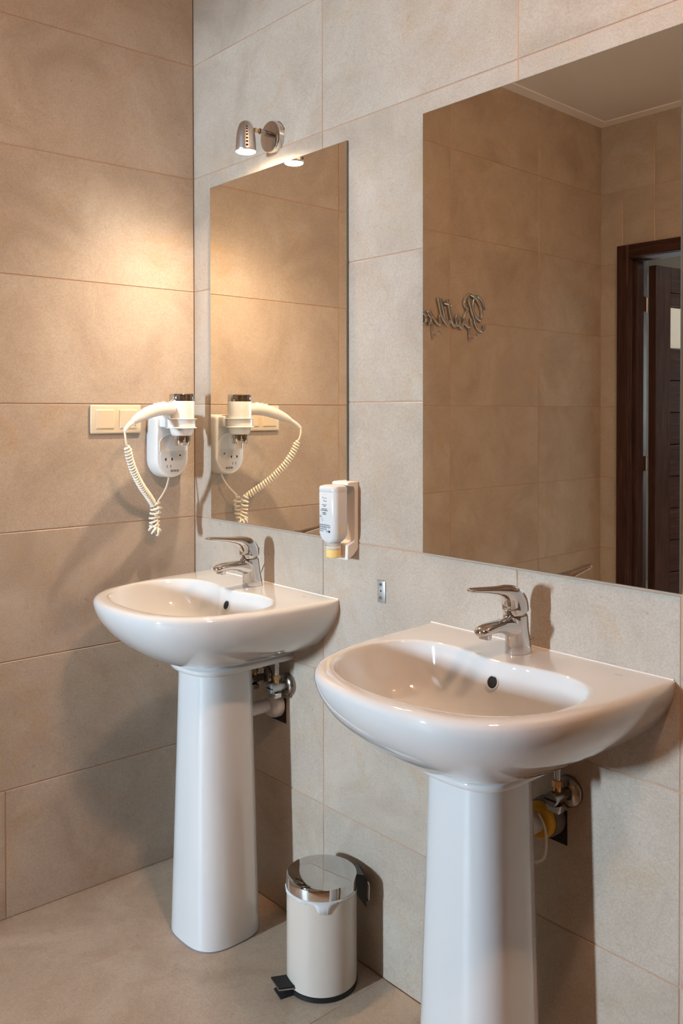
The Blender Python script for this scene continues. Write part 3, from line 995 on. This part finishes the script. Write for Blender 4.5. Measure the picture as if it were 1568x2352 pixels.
def soap_bottle():
    root = empty('soap_bottle', (SXC, -0.0565, 0.983))
    tag(root, 'white soap bottle with printed label hanging upside down between the mirrors', 'soap bottle')
    mb = MB()
    rings = []
    for z, hx, hy, r in ((0.0360, 0.0175, 0.0175, 0.0170), (0.0385, 0.0215, 0.0190, 0.0160), (0.0430, 0.0265, 0.0205, 0.0150), (0.0500, 0.0300, 0.0222, 0.0145), (0.0560, 0.0312, 0.0230, 0.0140), (0.0575, 0.0318, 0.0235, 0.0140), (0.1550, 0.0320, 0.0238, 0.0140), (0.1560, 0.0316, 0.0234, 0.0140), (0.1570, 0.0320, 0.0238, 0.0140), (0.1660, 0.0320, 0.0238, 0.0140), (0.1700, 0.0300, 0.0220, 0.0140), (0.1725, 0.0200, 0.0140, 0.0110)):
        rings.append([Vector((x, y, z)) for x, y in rrect(hx, hy, r, 7)])
    mb.loft(rings)
    b = mb.build('body', 'bottle', root, 40)
    # clear cap with yellow soap in it
    MB().lathe([(0.0188, 0.0196), (0.0190, 0.020), (0.0190, 0.0285), (0.0170, 0.0290), (0.0170, 0.037)], (0, 0, 0), (0, 0, 1), 36).build('cap', 'clear_cap', root, 40)
    MB().lathe([(0.0165, 0.0), (0.0185, 0.002), (0.0188, 0.0195), (0.015, 0.0196)], (0, 0, 0), (0, 0, 1), 36).build('soap_in_cap', 'soap', root, 40)
    for k in range(3):
        MB().lathe([(0.0178, 0.0293 + k * 0.0022), (0.0184, 0.0300 + k * 0.0022), (0.0178, 0.0307 + k * 0.0022)], (0, 0, 0), (0, 0, 1), 32, False, False).build('thread', 'clear_cap', root, 60)
    MB().box(0.0318, 0.0322, -0.004, 0.0005, 0.060, 0.080, b=0.0001, seg=1).build('level_strip', 'soap', b, None)
    # printed label on the front
    yf = -0.02405
    def text(s, x, z, size, align='CENTER', mat='ink', sx=1.0, bold=0.0):
        cu = bpy.data.curves.new('printed_text', 'FONT')
        cu.body = s
        cu.size = size
        cu.align_x = align
        cu.align_y = 'CENTER'
        cu.offset = bold
        ob = bpy.data.objects.new('printed_text', cu)
        COL.objects.link(ob)
        dg = bpy.context.evaluated_depsgraph_get()
        me = bpy.data.meshes.new_from_object(ob.evaluated_get(dg))
        bpy.data.objects.remove(ob, do_unlink=True)
        me.materials.clear()
        me.materials.append(M[mat])
        o = bpy.data.objects.new('printed_text', me)
        COL.objects.link(o)
        o.parent = b
        o.location = (x, yf, z)
        o.rotation_euler = (math.pi / 2, 0, 0)
        o.scale = (sx, 1, 1)
        return o
    def bar(x, z, w_, h_, mat='ink'):
        MB().box(x - w_ / 2, x + w_ / 2, yf, yf + 0.0004, z - h_ / 2, z + h_ / 2).build('printed_line', mat, b, None)
    cx = -0.0045
    bar(cx, 0.1500, 0.015, 0.0003, 'greyink')
    text('Aqua', cx, 0.1430, 0.0088, mat='greyink')
    text('Senses', cx + 0.0025, 0.1355, 0.0045, bold=0.00014)
    bar(cx, 0.1300, 0.017, 0.0003, 'greyink')
    rg = random.Random(3)
    def row(x0, x1, z, h, mat='ink', fill=0.8):
        """a line of print too small to read"""
        mb = MB()
        x = x0
        while x < x1:
            w_ = min(rg.uniform(0.0004, 0.0010), x1 - x)
            if rg.random() < fill:
                mb.box(x, x + w_ * 0.8, yf, yf + 0.0004, z - h / 2, z + h * rg.uniform(0.25, 0.5))
            x += w_
        mb.build('printed_line', mat, b, None)
    row(cx - 0.0085, cx + 0.0085, 0.1265, 0.0017)
    row(cx - 0.0050, cx + 0.0050, 0.1232, 0.0017)
    text('HAND, HAIR &', cx, 0.1165, 0.0030, bold=0.00012)
    text('BODY SHAMPOO', cx, 0.1128, 0.0033, bold=0.00014)
    row(cx - 0.0068, cx + 0.0068, 0.1073, 0.0021)
    row(cx - 0.0068, cx + 0.0068, 0.1040, 0.0021)
    row(-0.0225, -0.0140, 0.1000, 0.0018, 'greyink')
    row(-0.0225, -0.0140, 0.0970, 0.0018, 'greyink')
    ring = [(-0.0118 + 0.0022 * math.cos(2 * math.pi * k / 16), yf, 0.0905 + 0.0036 * math.sin(2 * math.pi * k / 16)) for k in range(17)]
    MB().tube(ring, 0.00022, 5, cap=False).build('printed_symbol', 'greyink', b)
    for k in range(5):
        row(-0.0235, 0.0165 if k < 3 else 0.0040, 0.0790 - 0.0027 * k, 0.0016, 'greyink' if k % 2 else 'ink', 0.75)
    row(-0.0235, -0.0080, 0.0640, 0.0024, 'greyink')
    for k, w_ in enumerate((0.0035, 0.0030, 0.0055)):
        bar(0.0030 + k * 0.0050, 0.0640, w_, 0.0055 if k == 2 else 0.0042, 'ink' if k == 2 else 'greyink')
    return root
soap_bottle()

# ------------------------------------------------------------------ small metal bracket on the wall
def wall_bracket():
    root = empty('wall_bracket', (0.8123, 0, 0.9104))
    tag(root, 'small bare metal bracket screwed to the tiles between the two sinks', 'bracket')
    MB().box(-0.0125, 0.0125, -0.0035, -0.0004, -0.0265, 0.0255, b=0.0012, seg=2).build('plate', 'dullmetal', root, 40)
    MB().box(-0.0125, 0.0115, -0.0090, -0.0015, 0.0248, 0.0265, b=0.0006, seg=1).build('top_lip', 'dullmetal', root, 40)
    for z in (0.0155, -0.0150):
        mb = MB().lathe([(0.0044, 0), (0.0044, 0.0008), (0.0030, 0.0021), (0.0001, 0.0025)], (-0.001, -0.0034, z), (0, -1, 0), 20)
        s = mb.build('screw', 'chrome', root, 50)
        MB().box(-0.0036, 0.0016, -0.0062, -0.0056, z - 0.0004, z + 0.0004).build('screw_slot', 'dark', s, None)
    MB().lathe([(0.0022, 0), (0.0022, 0.0005)], (-0.001, -0.0034, 0.001), (0, -1, 0), 14).build('hole', 'dark', root)
    return root
wall_bracket()

# ------------------------------------------------------------------ plumbing under the sinks
def angle_valve(x, z, cx, label, mat='oldchrome', cap='dullmetal'):
    root = empty('angle_valve', (x, 0, z))
    tag(root, label, 'valve', 'angle valves under the sinks')
    MB().lathe([(0.030, 0.0005), (0.0305, 0.004), (0.029, 0.010), (0.022, 0.015), (0.012, 0.017)], (0, 0, 0), (0, -1, 0), 36).build('escutcheon', mat, root, 60)
    MB().lathe([(0.0095, 0.014), (0.0095, 0.030), (0.0125, 0.031), (0.0125, 0.052), (0.0135, 0.053), (0.0135, 0.060), (0.0120, 0.0625)], (0, 0, 0), (0, -1, 0), 28).build('valve_body', cap, root, 40)
    MB().box(-0.0125, 0.0125, -0.0636, -0.0622, -0.0012, 0.0012).build('screw_slot', 'dark', root, None)
    MB().box(-0.014, 0.014, -0.056, -0.034, -0.026, -0.012, b=0.002, seg=1).build('handle', 'chrome', root, 40)
    MB().lathe([(0.0070, 0.008), (0.0070, 0.020)], (0, -0.040, 0), (0, 0, 1), 20).build('outlet', 'brass', root, 40)
    MB().lathe([(0.0100, 0.019), (0.0105, 0.020), (0.0105, 0.030), (0.0095, 0.0315)], (0, -0.040, 0), (0, 0, 1), 6).build('hex_nut', 'brass', root, None)
    MB().lathe([(0.0062, 0.031), (0.0062, 0.052), (0.0072, 0.053), (0.0072, 0.058)], (0, -0.040, 0), (0, 0, 1), 18).build('ferrule', 'dullmetal', root, 40)
    top = RIM - 0.150 - z
    dx = (cx - x) * 0.35
    hose = spline([(0, -0.040, 0.055), (0.001, -0.041, 0.070), (dx * 0.4, -0.046, 0.092), (dx, -0.052, max(top, 0.11) + 0.02)], 6)
    MB().tube(hose, 0.0058, 12).build('hose', 'dullmetal', root, 60)
    return root
angle_valve(0.4585, 0.611, SX1, 'chrome angle valve right of the corner sink\'s drain pipe')
angle_valve(0.3610, 0.611, SX1, 'dark angle valve half hidden behind the corner sink\'s pedestal', 'oldchrome', 'oldchrome')
angle_valve(1.3230, 0.608, SX2, 'tarnished angle valve behind the foreground sink\'s pedestal, beside the yellow ring', 'oldchrome', 'oldchrome')

def drain_pipe(x, z, label, style):
    root = empty('drain_pipe', (x, 0, z))
    tag(root, label, 'pipe', 'drain pipes under the sinks')
    if style == 'white':
        MB().lathe([(0.036, 0.0005), (0.036, 0.014), (0.034, 0.022), (0.028, 0.030), (0.020, 0.034), (0.0175, 0.034)], (0, 0, 0), (0, -1, 0), 40).build('wall_flange', 'pvc', root, 60)
        MB().tube([(0, -0.030, 0), (-0.001, -0.092, -0.001)], 0.0170, 24).build('pipe', 'pvc', root)
    else:
        MB().lathe([(0.037, 0.0005), (0.037, 0.020), (0.035, 0.026)], (0, 0, 0), (0, -1, 0), 40).build('grey_socket', 'greypvc', root, 60)
        MB().lathe([(0.0310, 0.024), (0.0335, 0.027), (0.0345, 0.034), (0.0335, 0.041), (0.029, 0.046), (0.026, 0.046)], (0, 0, 0), (0, -1, 0), 40).build('yellow_ring', 'yellow', root, 60)
        MB().tube([(0, -0.044, 0), (-0.001, -0.092, -0.001)], 0.0190, 24).build('pipe', 'pvc', root)
        strap = spline([(0.010, -0.050, 0.020), (0.028, -0.056, 0.002), (0.033, -0.058, -0.028), (0.028, -0.058, -0.055), (0.012, -0.056, -0.070), (-0.006, -0.056, -0.078)], 8)
        MB().tube(strap, 0.0024, 8).build('strap', 'cord_plastic', root, 60)
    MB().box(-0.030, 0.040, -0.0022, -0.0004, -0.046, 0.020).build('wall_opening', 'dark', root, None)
    return root
drain_pipe(0.4080, 0.5490, 'white plastic drain pipe with round flange under the corner sink', 'white')
drain_pipe(1.2780, 0.5470, 'drain pipe with yellow ring and grey socket behind the foreground pedestal', 'yellow')

# ------------------------------------------------------------------ pedal bin
def pedal_bin():
    root = empty('pedal_bin', (0.7245, -0.112, 0))
    tag(root, 'small cream pedal bin with polished steel lid between the two sinks', 'bin')
    R = 0.0835
    MB().lathe([(R - 0.002, 0.0), (R, 0.001), (R, 0.0105), (R - 0.003, 0.012)], (0, 0, 0), (0, 0, 1), 64).build('base_ring', 'black', root, 50)
    MB().lathe([(R - 0.003, 0.0115), (R - 0.0015, 0.0125), (R - 0.0015, 0.2235), (R - 0.004, 0.2245)], (0, 0, 0), (0, 0, 1), 72).build('body', 'bin_body', root, 50)
    MB().lathe([(R - 0.005, 0.2235), (R - 0.0012, 0.2240), (R - 0.0008, 0.2280), (R - 0.006, 0.2300)], (0, 0, 0), (0, 0, 1), 72).build('inner_rim', 'lidsteel', root, 50)
    lid = MB().lathe([(R - 0.0012, 0.2295), (R - 0.0002, 0.2300), (R - 0.0010, 0.2520), (R - 0.0022, 0.2548), (R - 0.0050, 0.2560), (R * 0.5, 0.2572), (0.0001, 0.2576)], (0, 0, 0), (0, 0, 1), 96).build('lid', 'lidsteel', root, 30)
    # hinge block at the back (towards the wall, right)
    a = math.radians(62)
    d = Vector((math.cos(a), math.sin(a), 0))
    rot = Matrix.Rotation(a, 4, 'Z')
    mb = MB()
    mb.prism([(R - 0.006, 0.205), (R + 0.018, 0.170), (R + 0.020, 0.236), (R + 0.012, 0.2475), (R - 0.006, 0.2525)], -0.024, 0.024, 'xz')
    mb.xf(rot)
    mb.build('hinge', 'black', root, 40)
    mb = MB()
    mb.tube([(R + 0.0205, -0.026, 0.232), (R + 0.0235, -0.027, 0.225), (R + 0.0235, -0.027, 0.190), (R + 0.0215, -0.024, 0.186), (R + 0.0205, 0.024, 0.186), (R + 0.0225, 0.027, 0.190), (R + 0.0225, 0.027, 0.225), (R + 0.0205, 0.026, 0.232)], 0.0016, 8)
    mb.xf(rot)
    mb.build('carry_handle', 'chrome', root, 50)
    # pedal: points to the room (left, front)
    a2 = math.radians(-104)
    rot2 = Matrix.Rotation(a2, 4, 'Z')
    mb = MB()
    mb.prism([(R - 0.012, 0.0005), (R + 0.030, 0.0005), (R + 0.030, 0.004), (R - 0.002, 0.012), (R - 0.012, 0.012)], -0.019, 0.019, 'xz')
    mb.xf(rot2)
    mb.build('pedal_base', 'black', root, 40)
    mb = MB()
    mb.prism([(R - 0.006, 0.016), (R + 0.036, 0.0245), (R + 0.0355, 0.0275), (R - 0.006, 0.020)], -0.0235, 0.0235, 'xz')
    mb.xf(rot2)
    ped = mb.build('pedal', 'chrome', root, 40)
    mb = MB()
    mb.prism([(R - 0.002, 0.0215), (R + 0.0365, 0.0280), (R + 0.0360, 0.0305), (R - 0.002, 0.0245)], -0.0225, 0.0225, 'xz')
    mb.xf(rot2)
    mb.build('pedal_pad', 'rubber', ped, 40)
    # bin bag peeping out under the lid
    rng = random.Random(4)
    rings = []
    n = 110
    top, bot = [], []
    for j in range(n):
        t = j / (n - 1)
        ang = math.radians(-190 + 215 * t)
        low = 0.2250 - 0.0030 * rng.random() - 0.0015 * math.sin(ang * 9)
        dg = math.degrees(ang)
        if -52 < dg < -22:
            k = 1 - abs((dg + 37) / 15)
            low -= 0.020 * min(1, k * 1.9) + 0.002 * rng.random()
        rr = R + 0.0010 + 0.0012 * rng.random()
        top.append(Vector((math.cos(ang) * (R - 0.0005), math.sin(ang) * (R - 0.0005), 0.2298)))
        bot.append(Vector((math.cos(ang) * rr, math.sin(ang) * rr, low)))
    v = top + bot
    f = [(i, i + 1, n + i + 1, n + i) for i in range(n - 1)]
    o = mk('bin_bag', v, f, 'bag', root, 60)
    sm = o.modifiers.new('thick', 'SOLIDIFY')
    sm.thickness = 0.0006
    return root
pedal_bin()

# ------------------------------------------------------------------ chrome lettering with hooks on the left wall
def hook_sign():
    p = on_left(1.10)
    root = empty('hook_sign', (p.x, p.y, 1.70), LROT)
    tag(root, 'chrome script lettering with coat hooks, reflected in the right mirror', 'coat hook')
    def S(name, pts, r=0.0042, y=-0.010, dense_=6):
        # pts are (distance from the corner, height)
        P = spline([Vector((1.10 - a, y, b - 1.70)) for a, b in pts], dense_)
        mb = MB().tube(P, r * 1.5, 12)
        mb.v = [Vector((p.x, y + (p.y - y) * 1.15, p.z)) for p in mb.v]
        return mb.build(name, 'sign_metal', root, 60)
    S('letter_B', [(1.409, 1.746), (1.4, 1.772), (1.383, 1.788), (1.36, 1.797), (1.342, 1.789), (1.335, 1.766), (1.338, 1.737), (1.353, 1.714), (1.374, 1.703), (1.389, 1.71), (1.393, 1.733), (1.383, 1.759), (1.363, 1.782), (1.347, 1.791), (1.328, 1.797), (1.31, 1.799), (1.293, 1.789), (1.282, 1.773), (1.282, 1.755), (1.3, 1.738), (1.284, 1.72), (1.279, 1.7), (1.286, 1.682), (1.303, 1.67), (1.319, 1.673), (1.326, 1.687), (1.319, 1.707)])
    S('letter_B', [(1.303, 1.793), (1.31, 1.771), (1.328, 1.732), (1.342, 1.702), (1.356, 1.676), (1.374, 1.661), (1.393, 1.659), (1.405, 1.67), (1.403, 1.683)])
    S('letter_a', [(1.282, 1.690), (1.274, 1.679), (1.261, 1.665), (1.251, 1.672), (1.252, 1.690), (1.243, 1.706), (1.232, 1.712), (1.228, 1.700), (1.232, 1.682), (1.240, 1.672), (1.252, 1.680), (1.248, 1.704)])
    S('letter_a', [(1.235, 1.712), (1.236, 1.69), (1.231, 1.674), (1.222, 1.668)])
    S('letter_t', [(1.178, 1.769), (1.187, 1.739), (1.197, 1.705), (1.207, 1.679), (1.218, 1.668), (1.226, 1.668)])
    S('letter_t', [(1.198, 1.748), (1.176, 1.751), (1.153, 1.753)], 0.0036)
    S('letter_h', [(1.135, 1.769), (1.143, 1.744), (1.157, 1.71), (1.168, 1.681), (1.175, 1.670), (1.185, 1.676), (1.192, 1.687)])
    S('letter_h', [(1.121, 1.772), (1.129, 1.743), (1.135, 1.724), (1.139, 1.708)], 0.0036)
    S('letter_h', [(1.167, 1.676), (1.152, 1.690), (1.140, 1.702), (1.131, 1.702), (1.131, 1.687), (1.133, 1.670), (1.122, 1.669)])
    S('letter_r', [(1.122, 1.669), (1.110, 1.678), (1.094, 1.691), (1.081, 1.704), (1.070, 1.716), (1.062, 1.712), (1.068, 1.700), (1.078, 1.690), (1.074, 1.672), (1.060, 1.668)])
    for k, c in enumerate((1.030, 0.975)):
        S('letter_o', [(c + 0.024, 1.690), (c + 0.018, 1.705), (c + 0.004, 1.711), (c - 0.010, 1.700), (c - 0.010, 1.680), (c + 0.003, 1.667), (c + 0.016, 1.672), (c + 0.020, 1.688), (c + 0.010, 1.702), (c - 0.008, 1.708), (c - 0.026, 1.704)])
    S('letter_m', [(0.945, 1.704), (0.940, 1.690), (0.938, 1.667), (0.930, 1.700), (0.920, 1.708), (0.914, 1.695), (0.912, 1.667), (0.905, 1.700), (0.896, 1.708), (0.889, 1.695), (0.886, 1.672), (0.874, 1.668)])
    rail = [Vector((1.10 - a, -0.005, 1.690 - 1.70)) for a in (1.385, 1.10, 0.87)]
    for a in (1.345, 1.200, 1.075, 0.915):
        MB().tube([(1.10 - a, -0.0004, -0.012), (1.10 - a, -0.010, -0.012)], 0.003, 10).build('stud', 'chrome', root)
    for a in (1.312, 1.088, 0.925):
        P = spline([Vector((1.10 - a, -0.010, -0.030)), Vector((1.10 - a, -0.010, -0.060)), Vector((1.10 - a - 0.001, -0.016, -0.074)), Vector((1.10 - a - 0.002, -0.030, -0.076)), Vector((1.10 - a - 0.003, -0.042, -0.066))], 7)
        mb = MB().tube(P, 0.0038, 10)
        mb.lathe([(0.0002, -0.0058), (0.004, -0.004), (0.0058, 0), (0.004, 0.004), (0.0002, 0.0058)], P[-1], (0, 0, 1), 14)
        mb.build('hook', 'chrome', root, 60)
    return root
hook_sign()
